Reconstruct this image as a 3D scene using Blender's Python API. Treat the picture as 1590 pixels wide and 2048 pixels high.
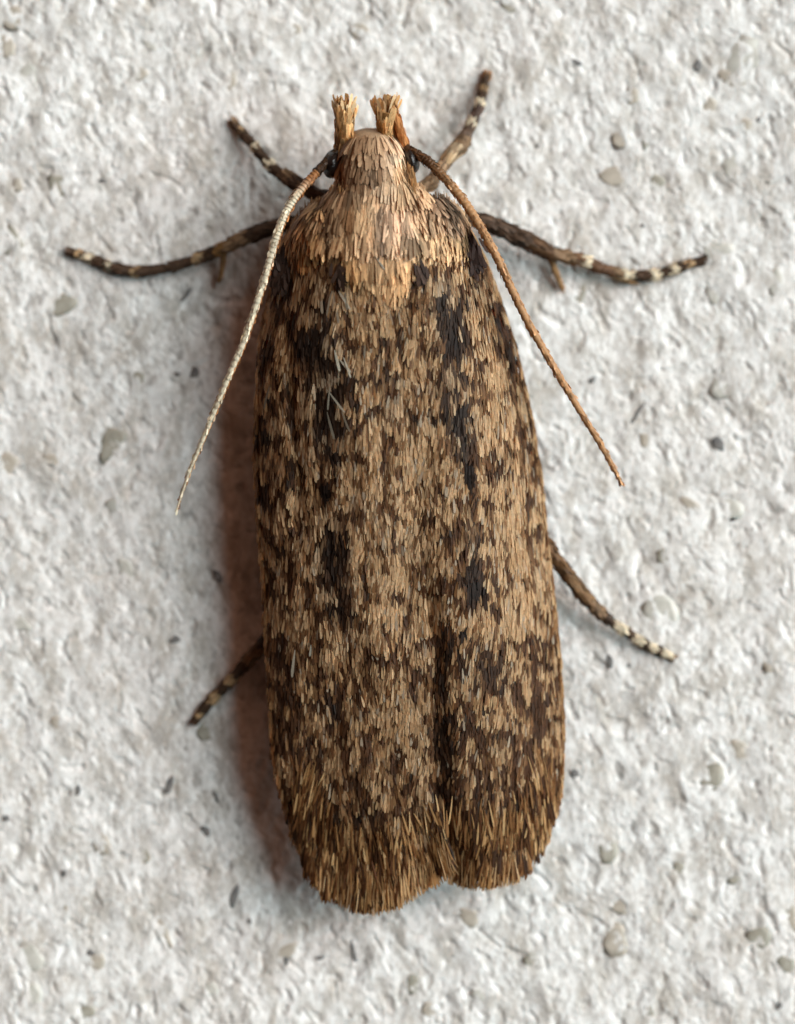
import bpy, math
import numpy as np
R = math.radians
for o in list(bpy.data.objects):
    bpy.data.objects.remove(o)
scene = bpy.context.scene
# ---------------------------------------------------------------- camera (1 unit = 1 mm)
scene.unit_settings.system = 'METRIC'
scene.unit_settings.scale_length = 0.001
PX = 160.0                 # measured units (u) per millimetre
DIST = 60.0                # camera to wall, mm
cam_d = bpy.data.cameras.new('camera')
cam = bpy.data.objects.new('camera', cam_d)
scene.collection.objects.link(cam)
cam.location = (0, -DIST, 0)
cam.rotation_euler = (R(90), 0, 0)
cam_d.sensor_width = 36
cam_d.sensor_fit = 'AUTO'
cam_d.lens = 36 * DIST / 12.8
cam_d.clip_start = 0.5
cam_d.clip_end = 500
cam_d.dof.use_dof = True
cam_d.dof.focus_distance = DIST - 1.4
cam_d.dof.aperture_fstop = (cam_d.lens / 1000) / 2.5
scene.camera = cam
# ---------------------------------------------------------------- sky, sun, exposure
SUN = np.array([0.77, -0.57, 0.27]); SUN /= np.linalg.norm(SUN)
world = bpy.data.worlds.new('World'); scene.world = world
world.use_nodes = True
nt = world.node_tree; nt.nodes.clear()
sky = nt.nodes.new('ShaderNodeTexSky'); sky.sky_type = 'NISHITA'; sky.sun_disc = False
sky.sun_elevation = math.asin(SUN[2]); sky.sun_rotation = math.atan2(SUN[0], SUN[1])
sky.dust_density = 6.0; sky.air_density = 1.2; sky.ozone_density = 1.0
hs = nt.nodes.new('ShaderNodeHueSaturation'); hs.inputs['Saturation'].default_value = 0.0   # haze: no blue
wt = nt.nodes.new('ShaderNodeMix'); wt.data_type = 'RGBA'; wt.blend_type = 'MULTIPLY'; wt.inputs[0].default_value = 1; wt.inputs[7].default_value = (1.2, 0.58, 0.37, 1)   # warm tint added over the whole sky to turn the shadow fill brown
bg = nt.nodes.new('ShaderNodeBackground'); bg.inputs['Strength'].default_value = 0.066
wo = nt.nodes.new('ShaderNodeOutputWorld')
nt.links.new(sky.outputs[0], hs.inputs['Color']); nt.links.new(hs.outputs[0], wt.inputs[6]); nt.links.new(wt.outputs[2], bg.inputs[0]); nt.links.new(bg.outputs[0], wo.inputs[0])
sd = bpy.data.lights.new('sun', 'SUN'); sd.energy = 3.6; sd.angle = R(60); sd.color = (0.70, 1.0, 1.07)
so = bpy.data.objects.new('sun', sd); scene.collection.objects.link(so)
from mathutils import Vector
so.rotation_euler = Vector(tuple(SUN)).to_track_quat('Z', 'Y').to_euler()
scene.view_settings.view_transform = 'Standard'; scene.view_settings.look = 'None'
scene.view_settings.gamma = 1; scene.view_settings.use_curve_mapping = False
scene.view_settings.exposure = 0.39
scene.render.engine = 'CYCLES'

rng = np.random.default_rng(7)
# ---------------------------------------------------------------- helpers
def lin(c):
    c = np.asarray(c, float) / 255.0
    return np.where(c <= 0.04045, c / 12.92, ((c + 0.055) / 1.055) ** 2.4)

def W(p):
    """(x right, y down, h off the wall), in u, as seen on the wall plane at its own height -> world mm"""
    p = np.asarray(p, float)
    s = (DIST - p[..., 2] / PX) / DIST
    return np.stack([(p[..., 0] - 795) / PX * s, -p[..., 2] / PX, (1024 - p[..., 1]) / PX * s], -1)

PERM = np.random.default_rng(3).permutation(512).astype(np.int64)
ANG = np.random.default_rng(4).random(512) * 2 * np.pi
GX, GY = np.cos(ANG), np.sin(ANG)
def hsh(i, j, s): return PERM[(PERM[(i + s * 57) & 511] + j) & 511]
def gn(x, y, s=0):
    xi = np.floor(x).astype(np.int64); yi = np.floor(y).astype(np.int64); fx = x - xi; fy = y - yi
    u = fx * fx * fx * (fx * (fx * 6 - 15) + 10); v = fy * fy * fy * (fy * (fy * 6 - 15) + 10)
    def d(a, b):
        h = hsh(xi + a, yi + b, s); return GX[h] * (fx - a) + GY[h] * (fy - b)
    return ((d(0, 0) * (1 - u) + d(1, 0) * u) * (1 - v) + (d(0, 1) * (1 - u) + d(1, 1) * u) * v) * 1.5
def fbm(x, y, s=0, n=3):
    r = 0; a = 1.0
    for k in range(n):
        r = r + a * gn(x * 2 ** k, y * 2 ** k, s + k * 7); a *= 0.5
    return r
def cells(x, y, s=0):
    """distance to the nearest two cell points, and that nearest cell's random value and offset"""
    xi = np.floor(x).astype(np.int64); yi = np.floor(y).astype(np.int64)
    d1 = np.full(x.shape, 9.0); d2 = np.full(x.shape, 9.0); val = np.zeros(x.shape); ox = np.zeros(x.shape); oy = np.zeros(x.shape); v2 = np.zeros(x.shape)
    for a in (-1, 0, 1):
        for b in (-1, 0, 1):
            h = hsh(xi + a, yi + b, s); h2 = hsh(xi + a, yi + b, s + 5)
            dx = xi + a + h / 512.0 - x; dy = yi + b + h2 / 512.0 - y
            d = np.sqrt(dx * dx + dy * dy); m = d < d1
            d2 = np.where(m, d1, np.minimum(d2, d)); d1 = np.where(m, d, d1)
            val = np.where(m, hsh(xi + a, yi + b, s + 9) / 512.0, val); v2 = np.where(m, hsh(xi + a, yi + b, s + 13) / 512.0, v2)
            ox = np.where(m, dx, ox); oy = np.where(m, dy, oy)
    return d1, d2, val, v2, ox, oy
def sst(a, b, x):
    t = np.clip((x - a) / (b - a), 0, 1); return t * t * (3 - 2 * t)

def new_mat(name): 
    m = bpy.data.materials.new(name); m.use_nodes = True
    return m, m.node_tree, m.node_tree.nodes['Principled BSDF']

def link(name, verts, faces, mat, parent=None, col=None, smooth=True, kind=None):
    me = bpy.data.meshes.new(name)
    if isinstance(faces, np.ndarray):
        n = len(verts); k = faces.shape[1]; f = len(faces)
        me.vertices.add(n); me.vertices.foreach_set('co', np.ascontiguousarray(verts, np.float32).ravel())
        me.loops.add(f * k); me.loops.foreach_set('vertex_index', faces.astype(np.int32).ravel())
        me.polygons.add(f); me.polygons.foreach_set('loop_start', np.arange(0, f * k, k, dtype=np.int32))
        me.update(calc_edges=True); me.validate()
    else:
        me.from_pydata([tuple(v) for v in verts], [], faces)
    if smooth: me.polygons.foreach_set('use_smooth', np.ones(len(me.polygons), bool))
    if col is not None:
        a = me.color_attributes.new('Col', 'FLOAT_COLOR', 'POINT')
        c = np.ones((len(verts), 4), np.float32); c[:, :3] = col; a.data.foreach_set('color', c.ravel())
    me.materials.append(mat); me.update()
    o = bpy.data.objects.new(name, me); scene.collection.objects.link(o)
    if parent: o.parent = parent
    if kind: o['kind'] = kind
    return o

# ---------------------------------------------------------------- materials
def ramp(nt, fac, stops):
    r = nt.nodes.new('ShaderNodeValToRGB'); e = r.color_ramp.elements
    while len(e) < len(stops): e.new(0.5)
    for el, (p, c) in zip(e, stops): el.position = p; el.color = (*c, 1)
    nt.links.new(fac, r.inputs[0]); return r.outputs[0]
def noise(nt, vec, scale, detail=3, rough=0.55):
    n = nt.nodes.new('ShaderNodeTexNoise'); n.inputs['Scale'].default_value = scale; n.inputs['Detail'].default_value = detail
    n.inputs['Roughness'].default_value = rough; nt.links.new(vec, n.inputs['Vector']); return n.outputs[0]
def mixc(nt, f, a, b, mode='MIX'):
    m = nt.nodes.new('ShaderNodeMix'); m.data_type = 'RGBA'; m.blend_type = mode
    for s, v in ((m.inputs[0], f), (m.inputs[6], a), (m.inputs[7], b)):
        if isinstance(v, (int, float)): s.default_value = v
        elif isinstance(v, (tuple, list, np.ndarray)): s.default_value = (*v, 1)
        else: nt.links.new(v, s)
    return m.outputs[2]

def wall_material():
    m, nt, b = new_mat('white_render')
    tc = nt.nodes.new('ShaderNodeTexCoord'); mp = nt.nodes.new('ShaderNodeMapping')
    mp.inputs['Rotation'].default_value = (0, R(30), 0); mp.inputs['Scale'].default_value = (1.5, 1, 0.85)
    nt.links.new(tc.outputs['Object'], mp.inputs[0]); v = mp.outputs[0]
    n1 = noise(nt, v, 1.9, 6, 0.68); n2 = noise(nt, v, 7.0, 5, 0.7); n3 = noise(nt, tc.outputs['Object'], 0.33, 2); n4 = noise(nt, v, 4.4, 3, 0.6)
    big = ramp(nt, n3, [(0.35, (0.80, 0.80, 0.785)), (0.65, (0.80, 0.785, 0.765))])
    f1 = ramp(nt, n1, [(0.46, (0, 0, 0)), (0.62, (0.9, 0.9, 0.9))])
    c = mixc(nt, f1, big, (0.46, 0.42, 0.37))
    f2 = ramp(nt, n2, [(0.48, (0, 0, 0)), (0.62, (0.75, 0.75, 0.75))])
    c = mixc(nt, f2, c, (0.49, 0.47, 0.44))
    f4 = ramp(nt, n4, [(0.57, (0, 0, 0)), (0.64, (0.7, 0.7, 0.7))])
    c = mixc(nt, f4, c, (0.35, 0.33, 0.31))
    f3 = ramp(nt, n2, [(0.34, (0.9, 0.9, 0.9)), (0.46, (0, 0, 0))])
    c = mixc(nt, f3, c, (0.86, 0.86, 0.85))
    nt.links.new(c, b.inputs['Base Color']); b.inputs['Roughness'].default_value = 0.8; b.inputs['Specular IOR Level'].default_value = 0.25
    bp = nt.nodes.new('ShaderNodeBump'); bp.inputs['Strength'].default_value = 0.5; bp.inputs['Distance'].default_value = 0.02
    nt.links.new(noise(nt, v, 22, 4, 0.65), bp.inputs['Height']); nt.links.new(bp.outputs[0], b.inputs['Normal'])
    return m
def grain_material(name, c1, c2, rough=0.4, sss=0.0):
    m, nt, b = new_mat(name)
    tc = nt.nodes.new('ShaderNodeTexCoord'); n = noise(nt, tc.outputs['Object'], 6, 4)
    nt.links.new(ramp(nt, n, [(0.35, tuple(lin(c1))), (0.65, tuple(lin(c2)))]), b.inputs['Base Color'])
    b.inputs['Roughness'].default_value = rough
    bp = nt.nodes.new('ShaderNodeBump'); bp.inputs['Strength'].default_value = 0.3; bp.inputs['Distance'].default_value = 0.02
    nt.links.new(noise(nt, tc.outputs['Object'], 14, 3), bp.inputs['Height']); nt.links.new(bp.outputs[0], b.inputs['Normal'])
    return m
def scale_material(name, transl=0.3, rough=0.6, nscale=30, tint=(1.0, 0.66, 0.44), spec=0.22):
    """per-scale colour (attribute) with fine grain; some light passes through"""
    m, nt, b = new_mat(name)
    at = nt.nodes.new('ShaderNodeAttribute'); at.attribute_name = 'Col'
    tc = nt.nodes.new('ShaderNodeTexCoord'); n = noise(nt, tc.outputs['Object'], nscale, 3)
    c = mixc(nt, 1.0, at.outputs['Color'], ramp(nt, n, [(0.3, (0.78, 0.78, 0.78)), (0.7, (1.1, 1.1, 1.1))]), 'MULTIPLY')
    nt.links.new(c, b.inputs['Base Color']); b.inputs['Roughness'].default_value = rough; b.inputs['Specular IOR Level'].default_value = spec
    if transl:
        t = nt.nodes.new('ShaderNodeBsdfTranslucent'); nt.links.new(mixc(nt, 1.0, c, tint, 'MULTIPLY'), t.inputs[0])
        mx = nt.nodes.new('ShaderNodeMixShader'); mx.inputs[0].default_value = transl
        out = nt.nodes['Material Output']
        nt.links.new(b.outputs[0], mx.inputs[1]); nt.links.new(t.outputs[0], mx.inputs[2]); nt.links.new(mx.outputs[0], out.inputs[0])
    return m
M_wall = wall_material()
M_quartz = grain_material('grey_quartz', (142, 138, 125), (168, 164, 152))
M_beige = grain_material('beige_quartz', (166, 157, 144), (186, 178, 165))
M_pale = grain_material('pale_quartz', (182, 180, 171), (198, 196, 188), 0.3)
M_dark = grain_material('dark_mineral', (88, 88, 90), (122, 119, 116), 0.6)
M_scale = scale_material('wing_scale', 0.45)
M_hair = scale_material('hair_scale', 0.12)
M_leg = scale_material('leg_scale', 0.12)
M_palp = scale_material('palp_scale', 0.25, tint=(1.0, 0.75, 0.5))
M_memb = scale_material('wing_membrane', 0.8, tint=(1.0, 0.62, 0.46))
M_ant = scale_material('antenna_cuticle', 0.15, rough=0.4, nscale=60)
M_eye, _n, _b = new_mat('eye'); _b.inputs['Base Color'].default_value = (0.012, 0.008, 0.007, 1); _b.inputs['Roughness'].default_value = 0.28
_tc = _n.nodes.new('ShaderNodeTexCoord'); _v = _n.nodes.new('ShaderNodeTexVoronoi'); _v.inputs['Scale'].default_value = 60
_bp = _n.nodes.new('ShaderNodeBump'); _bp.inputs['Strength'].default_value = 0.4; _bp.inputs['Distance'].default_value = 0.01
_n.links.new(_tc.outputs['Object'], _v.inputs['Vector']); _n.links.new(_v.outputs['Distance'], _bp.inputs['Height']); _n.links.new(_bp.outputs[0], _b.inputs['Normal'])

# ---------------------------------------------------------------- the rendered wall
def wall_h(x, y):
    x = np.asarray(x, float); y = np.asarray(y, float)
    wx = x + 14 * gn(x / 70, y / 70, 21); wy = y + 14 * gn(x / 70, y / 70, 22)
    ca, sa = math.cos(R(62)), math.sin(R(62))
    a = wx * ca + wy * sa; b = -wx * sa + wy * ca          # a runs down to the right
    h = 8 * fbm(x / 380, y / 380, 1, 2) + 13 * fbm(a / 190, b / 120, 14, 2)
    am = 0.45 + 0.95 * sst(-0.35, 0.45, fbm(x / 160, y / 160, 12, 2)); h = h + 6.5 * fbm(a / 90, b / 55, 2, 3)
    d1, d2, v, v2, ox, oy = cells(a / 34, b / 22, 3)
    h = h + am * (2.6 * (v - 0.5) + 4.4 * (ox * (v - 0.4) + oy * (v2 - 0.5))) * sst(0.0, 0.4, d2 - d1)
    d1, d2, v, v2, ox, oy = cells(a / 14, b / 10, 4)
    h = h + am * (2.7 * (v - 0.5) * sst(0.0, 0.35, d2 - d1) + 1.2 * sst(0.6, 0.1, d1))
    h = h + am * 1.6 * fbm(a / 8, b / 6.5, 5, 2)
    h = h - 9 * sst(0.44, 0.54, gn(a / 45, b / 30, 8) + 0.12 * gn(a / 9, b / 8, 9)) - 6 * sst(0.46, 0.54, gn(a / 20, b / 15, 18))
    return h * 0.35
def build_wall():
    st = 3.0
    xs = np.arange(-310, 1901, st); ys = np.arange(-330, 2381, st)
    X, Y = np.meshgrid(xs, ys); H = wall_h(X, Y)
    ny, nx = X.shape
    P = np.stack([(X - 795) / PX, -H / PX, (1024 - Y) / PX], -1).reshape(-1, 3)
    idx = np.arange(ny * nx).reshape(ny, nx)
    F = np.stack([idx[:-1, :-1], idx[1:, :-1], idx[1:, 1:], idx[:-1, 1:]], -1).reshape(-1, 4)
    ring = np.concatenate([idx[0, :-1], idx[:-1, -1], idx[-1, :0:-1], idx[:0:-1, 0]])       # slab sides and back
    Q = P[ring].copy(); Q[:, 1] = 3.0; base = len(P); n = len(ring)
    k = np.arange(n); k2 = (k + 1) % n
    side = np.stack([ring[k], ring[k2], base + k2, base + k], -1)
    P = np.concatenate([P, Q]); F = np.concatenate([F, side])
    o = link('wall', P, F, M_wall)
    o['kind'] = 'structure'; o['label'] = 'rough white cement render with sand grains, seen close up'
    return o
wall = build_wall()

# sand grains and dark mineral specks set into the render: (x, y, half width, half height, turn, colour)
Q_, B_, P_, D_ = M_quartz, M_beige, M_pale, M_dark
GRAINS = [(25,35,22,28,0,B_),(14,92,18,24,0,B_),(56,146,20,24,20,P_),(280,148,13,16,30,B_),(120,368,28,20,25,Q_),(36,368,10,17,0,B_),(28,486,23,42,-8,Q_),
 (118,610,32,20,-20,Q_),(464,156,9,24,10,B_),(15,930,20,27,20,B_),(100,920,16,11,10,B_),(222,888,24,44,32,Q_),(236,1012,26,19,0,P_),(275,757,13,13,0,Q_),
 (250,1142,17,27,-25,P_),(1240,276,18,21,0,B_),(1225,352,28,22,15,B_),(1290,285,9,15,0,Q_),(1312,366,16,14,0,Q_),(1484,118,44,44,20,P_),(1470,162,34,16,25,B_),
 (1462,334,24,26,15,P_),(1492,254,13,16,-30,B_),(1418,214,13,20,10,B_),(1432,500,34,20,5,P_),(1160,592,13,26,10,Q_),(1424,580,14,25,0,P_),(1262,190,13,20,-15,B_),
 (1446,768,26,36,10,P_),(1292,882,19,14,0,B_),(1438,890,15,15,0,D_),(1328,1112,17,19,30,Q_),(1322,1226,36,36,-15,P_),(1462,1026,28,24,0,P_),(1418,1552,26,28,10,Q_),
 (1212,1700,24,25,0,Q_),(1355,1736,12,13,0,Q_),(1470,1755,18,11,-20,Q_),(1518,1872,26,21,10,Q_),(1230,1880,25,33,-8,B_),(1582,1838,14,34,0,B_),(1238,1814,20,16,30,B_),
 (1300,2022,10,15,0,Q_),(1572,1930,20,20,0,Q_),(1482,1502,28,22,30,B_),(1150,1546,8,8,0,D_),(936,1834,20,24,10,B_),(828,1970,17,21,0,Q_),(862,2022,22,17,30,B_),
 (1062,1920,15,14,30,Q_),(572,1900,24,20,0,B_),(206,1690,18,21,0,B_),(330,1868,9,34,-25,B_),(62,1912,32,28,0,P_),(60,1986,27,24,30,P_),(170,2022,17,15,0,Q_),
 (190,1922,17,19,0,B_),(130,1822,9,18,15,B_),(115,1446,13,13,0,B_),(290,1714,11,15,25,Q_),(720,60,22,16,0,B_),(1020,16,18,12,0,Q_),(590,60,14,10,30,B_),
 (1550,560,18,30,10,P_),(1380,1010,26,10,35,B_),(960,1990,18,14,20,P_),(420,1980,20,14,10,P_),(40,1250,22,14,30,P_),(300,90,16,10,40,P_),(1540,1330,24,18,0,B_),
 (410,1466,15,19,10,Q_),(155,1580,6,12,15,D_),(128,1746,7,9,-20,D_),(338,1570,8,18,22,D_),(410,1660,9,12,-30,D_),(468,1790,8,24,10,D_),(433,1150,7,17,-35,D_),
 (350,1278,13,7,-25,D_),(374,588,4,20,35,D_),(392,746,11,12,0,D_),(10,1636,8,6,0,D_),(1278,822,4,42,30,D_),(500,1842,5,5,0,D_),(574,1922,6,10,0,D_),(706,1900,5,22,-10,D_),
 (205,362,7,5,0,D_),(355,748,8,5,0,D_),(430,1590,4,14,-25,D_),(1075,292,5,4,0,D_),(1285,452,4,4,0,D_),(1518,238,5,5,0,D_),(1220,1320,6,14,0,D_),(1258,1330,5,5,0,D_),(180,1905,10,6,-10,D_),
 (1395,130,8,12,20,D_),(1150,125,18,5,15,D_),(640,1915,9,5,-20,D_),(1560,2010,8,8,0,D_),(1185,760,7,8,0,D_)]
def ico():
    t = (1 + 5 ** 0.5) / 2
    v = [(-1,t,0),(1,t,0),(-1,-t,0),(1,-t,0),(0,-1,t),(0,1,t),(0,-1,-t),(0,1,-t),(t,0,-1),(t,0,1),(-t,0,-1),(-t,0,1)]
    f = [(0,11,5),(0,5,1),(0,1,7),(0,7,10),(0,10,11),(1,5,9),(5,11,4),(11,10,2),(10,7,6),(7,1,8),(3,9,4),(3,4,2),(3,2,6),(3,6,8),(3,8,9),(4,9,5),(2,4,11),(6,2,10),(8,6,7),(9,8,1)]
    V = [np.array(p) / np.linalg.norm(p) for p in v]; F = []; cache = {}
    def mid(a, b):
        k = (min(a, b), max(a, b))
        if k not in cache:
            q = V[a] + V[b]; V.append(q / np.linalg.norm(q)); cache[k] = len(V) - 1
        return cache[k]
    for a, b, c in f:
        ab, bc, ca = mid(a, b), mid(b, c), mid(c, a); F += [(a, ab, ca), (b, bc, ab), (c, ca, bc), (ab, bc, ca)]
    return np.array(V), np.array(F)
IV, IF = ico()
for gx, gy, rx, ry, turn, gm in GRAINS:
    v = IV.copy()
    for k in range(7):                                     # a few cleaved faces
        n = rng.normal(size=3); n /= np.linalg.norm(n); n[2] *= 0.35; n /= np.linalg.norm(n); d = rng.uniform(0.5, 0.8)
        e = v @ n; v = v - np.outer(np.clip(e - d, 0, None), n)
    dark = gm is M_dark; tn = np.array([rng.normal(0, .12), rng.normal(0, .12), 1.0]); tn /= np.linalg.norm(tn)
    e = v @ tn; v = v - np.outer(np.clip(e - 0.42, 0, None), tn)          # one broad worn face outwards
    hz = (5 if dark else min(rx, ry) * 0.4)
    v = v * np.array([rx * 1.3, ry * 1.3, hz])
    c, s = math.cos(R(turn)), math.sin(R(turn))
    x = v[:, 0] * c - v[:, 1] * s; y = v[:, 0] * s + v[:, 1] * c
    gxs = gx + np.linspace(-rx, rx, 5)[None, :]; gys = gy + np.linspace(-ry, ry, 5)[:, None]
    hh = wall_h(gxs + 0 * gys, gys + 0 * gxs)
    base = np.percentile(hh, 48)
    P = np.stack([gx + x, gy + y, base + v[:, 2] - hz * (0.1 if dark else 0.36)], -1)
    P = np.stack([(P[:, 0] - 795) / PX, -P[:, 2] / PX, (1024 - P[:, 1]) / PX], -1)
    cen = P.mean(0)
    o = link('mineral_speck' if dark else 'sand_grain', P - cen, IF, gm, wall, smooth=False); o.location = tuple(cen)

# ---------------------------------------------------------------- the moth
moth = bpy.data.objects.new('moth', None); moth.empty_display_size = 2; scene.collection.objects.link(moth)
moth['label'] = 'mottled brown moth with folded wings resting on rough white wall'; moth['category'] = 'moth'

def poly(pts):
    a = np.array(pts, float); return lambda y: np.interp(y, a[:, 0], a[:, 1])
# outlines, as (y, x)
XL = poly([(420,606),(450,588),(480,572),(540,553),(620,534),(700,521),(800,514),(900,511),(1000,515),(1080,520),(1150,527),(1250,531),(1350,538),(1450,543),(1520,548),(1570,560),(1640,577),(1690,596),(1736,624),(1765,652),(1798,704)])
XS = poly([(420,750),(600,775),(800,800),(1000,826),(1150,845),(1290,856),(1400,860),(1500,863),(1580,867),(1640,880),(1700,896),(1722,905),(1732,882),(1746,845),(1768,806),(1798,752)])
XR = poly([(420,912),(440,925),(470,938),(510,962),(570,986),(640,1010),(700,1030),(780,1049),(860,1066),(950,1080),(1050,1090),(1130,1098),(1200,1106),(1300,1116),(1400,1123),(1480,1125),(1560,1122),(1630,1112),(1670,1094),(1706,1062),(1734,1010)])
XRI = poly([(420,740),(600,765),(1000,800),(1300,830),(1500,840),(1700,868),(1722,880),(1734,905)])
HM = poly([(420,235),(500,262),(600,272),(900,262),(1300,228),(1600,180),(1800,140)])
HE = poly([(420,150),(600,120),(900,104),(1300,100),(1700,100),(1800,108)])
HEL = lambda y: HE(y) + 38 * sst(560, 760, y) * sst(1720, 1500, y)
def hL(x, y):
    t = np.clip((XS(np.clip(y, 420, 1725)) - x) / np.maximum(XS(np.clip(y, 420, 1725)) - XL(np.minimum(y, 1690)), 1), 0, 1.05)
    h = HEL(y) + (HM(y) - HEL(y)) * (1 - t ** 3.6)
    h = h - 10 * np.exp(-((x - (580 + (y - 700) * 0.06)) / 16) ** 2) * sst(560, 640, y) * sst(1200, 900, y)
    h = h + 5 * np.sin((x - y * 0.05) / 34) * sst(600, 800, y) + 5 * gn(x / 60, y / 160, 31)
    h = h + (8 * sst(1200, 1450, y) + 12 * sst(1480, 1640, y)) * np.exp(-((x - XS(np.clip(y, 420, 1725))) / 36) ** 2)
    return h
def hR(x, y):
    s = XS(np.clip(y, 420, 1700))
    t = np.clip((x - s) / np.maximum(XR(np.minimum(y, 1690)) - s, 1), -0.3, 1.05)
    h = HE(y) + (HM(y) - HE(y)) * (1 - np.abs(t) ** 2.8)
    h = h + 5 * np.sin((x + y * 0.08) / 31) * sst(600, 800, y) + 5 * gn(x / 60, y / 160, 33)
    dip = 6 + 8 * sst(1230, 1480, y) + 16 * sst(1480, 1620, y)
    return h - dip * np.exp(-(np.maximum(x - s, 0) / (22 + 22 * sst(1230, 1550, y))) ** 2)
# body: (y, centre x, half width, top, bottom)
BODY = np.array([(256,745,14,168,140),(262,743,34,190,118),(276,743,48,206,100),(300,743,56,222,86),(330,744,62,238,78),(360,748,72,248,72),(378,754,88,252,68),(394,757,112,256,66),(432,757,152,270,56),(470,757,160,282,50),
 (520,758,138,286,48),(570,765,106,282,48),(620,772,104,246,48),(720,785,130,222,46),(900,805,150,205,44),(1100,825,140,190,44),(1300,835,125,165,46),(1450,842,95,140,50),(1540,846,50,115,60),(1570,848,12,95,80)], float)
def smooth_rows(A, n):
    t = np.linspace(0, len(A) - 1, n); i = np.clip(np.floor(t).astype(int), 0, len(A) - 2); f = (t - i)[:, None]
    p0 = A[np.maximum(i - 1, 0)]; p1 = A[i]; p2 = A[i + 1]; p3 = A[np.minimum(i + 2, len(A) - 1)]
    return 0.5 * ((2 * p1) + (-p0 + p2) * f + (2 * p0 - 5 * p1 + 4 * p2 - p3) * f ** 2 + (-p0 + 3 * p1 - 3 * p2 + p3) * f ** 3)
def hB(x, y):
    cx = np.interp(y, BODY[:, 0], BODY[:, 1]); w = np.interp(y, BODY[:, 0], BODY[:, 2]); t = np.interp(y, BODY[:, 0], BODY[:, 3]); b = np.interp(y, BODY[:, 0], BODY[:, 4])
    q = np.clip(np.abs(x - cx) / w, 0, 1)
    return (t + b) / 2 + (t - b) / 2 * (1 - q ** 2.3) ** (1 / 2.3)
TEG = {'L': (624, 482, 42, 78, 12), 'R': (890, 474, 50, 80, -14)}         # shoulder lobes: x, y, half w, half h, turn
def hTeg(k):
    cx, cy, rx, ry, a = TEG[k]; c, s = math.cos(R(a)), math.sin(R(a))
    def f(x, y):
        u = ((x - cx) * c + (y - cy) * s) / rx; v = (-(x - cx) * s + (y - cy) * c) / ry
        base = 176
        return base + 58 * np.sqrt(np.clip(1 - u * u - v * v, 0, 1)) + (34 if k == 'L' else -34) * u
    return f
def grid_mesh(name, xa, xb, y0, y1, hf, mat, parent, col, nv=150, nu=40, inset=4, drop=6):
    ys = np.linspace(y0, y1, nv); t = np.linspace(0, 1, nu)
    A = xa(ys) + inset; Bx = xb(ys) - inset
    X = A[:, None] + (Bx - A)[:, None] * t[None]; Y = ys[:, None] + 0 * X
    H = hf(X, Y) - drop
    top = np.stack([X, Y, H], -1).reshape(-1, 3); bot = top.copy(); bot[:, 2] -= 5
    n = nv * nu; idx = np.arange(n).reshape(nv, nu)
    q = lambda i: np.stack([i[:-1, :-1], i[1:, :-1], i[1:, 1:], i[:-1, 1:]], -1).reshape(-1, 4)
    ring = np.concatenate([idx[0, :-1], idx[:-1, -1], idx[-1, :0:-1], idx[:0:-1, 0]]); k = np.roll(ring, -1)
    F = np.concatenate([q(idx), q(idx + n)[:, ::-1], np.stack([ring, ring + n, k + n, k], -1)])
    return link(name, W(np.concatenate([top, bot])), F, mat, parent, col=col)

def body_mesh():
    A = smooth_rows(BODY, 150); nr = 40; th = np.linspace(0, 2 * np.pi, nr, endpoint=False)
    V = []
    for y, cx, w, t, b in A:
        c, s = np.cos(th), np.sin(th)
        V.append(np.stack([cx + w * np.sign(c) * np.abs(c) ** 0.87, y + 0 * c, (t + b) / 2 - 5 + (t - b) / 2 * np.sign(s) * np.abs(s) ** 0.87], -1))
    V = np.concatenate(V); n = len(A); idx = np.arange(n * nr).reshape(n, nr); nx = np.roll(idx, -1, 1)
    F = [tuple(f) for f in np.stack([idx[:-1], idx[1:], nx[1:], nx[:-1]], -1).reshape(-1, 4)] + [tuple(idx[0]), tuple(idx[-1][::-1])]
    col = np.where((V[:, 1] < 400)[:, None], lin((176, 148, 118)), lin((110, 78, 50)))
    return link('body', W(V), F, M_hair, moth, col=col)
body = body_mesh()
wingL = grid_mesh('forewing', XL, XS, 425, 1796, hL, M_memb, moth, lin((214, 150, 112)))
wingR = grid_mesh('forewing', XRI, XR, 425, 1733, hR, M_memb, moth, lin((214, 150, 112)))
wingL['label'] = 'forewing on the left, lying over the other wing'; wingR['label'] = 'forewing on the right, tucked under the other wing'
for k in 'LR':
    cx, cy, rx, ry, a = TEG[k]; f = hTeg(k); rr = np.linspace(0, 0.84, 12); th = np.linspace(0, 2 * np.pi, 36, endpoint=False); c, s = math.cos(R(a)), math.sin(R(a))
    U = rr[:, None] * np.cos(th) * rx; Vv = rr[:, None] * np.sin(th) * ry
    X = cx + U * c - Vv * s; Y = cy + U * s + Vv * c
    P = np.stack([X, Y, f(X, Y) - 5], -1).reshape(-1, 3); low = P[-36:].copy(); low[:, 2] -= 60; P = np.concatenate([P, low])
    idx = np.arange(13 * 36).reshape(13, 36); nx = np.roll(idx, -1, 1)
    o = link('tegula', W(P), np.stack([idx[:-1], idx[1:], nx[1:], nx[:-1]], -1).reshape(-1, 4), M_hair, moth, col=lin((150, 110, 72)))

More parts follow.
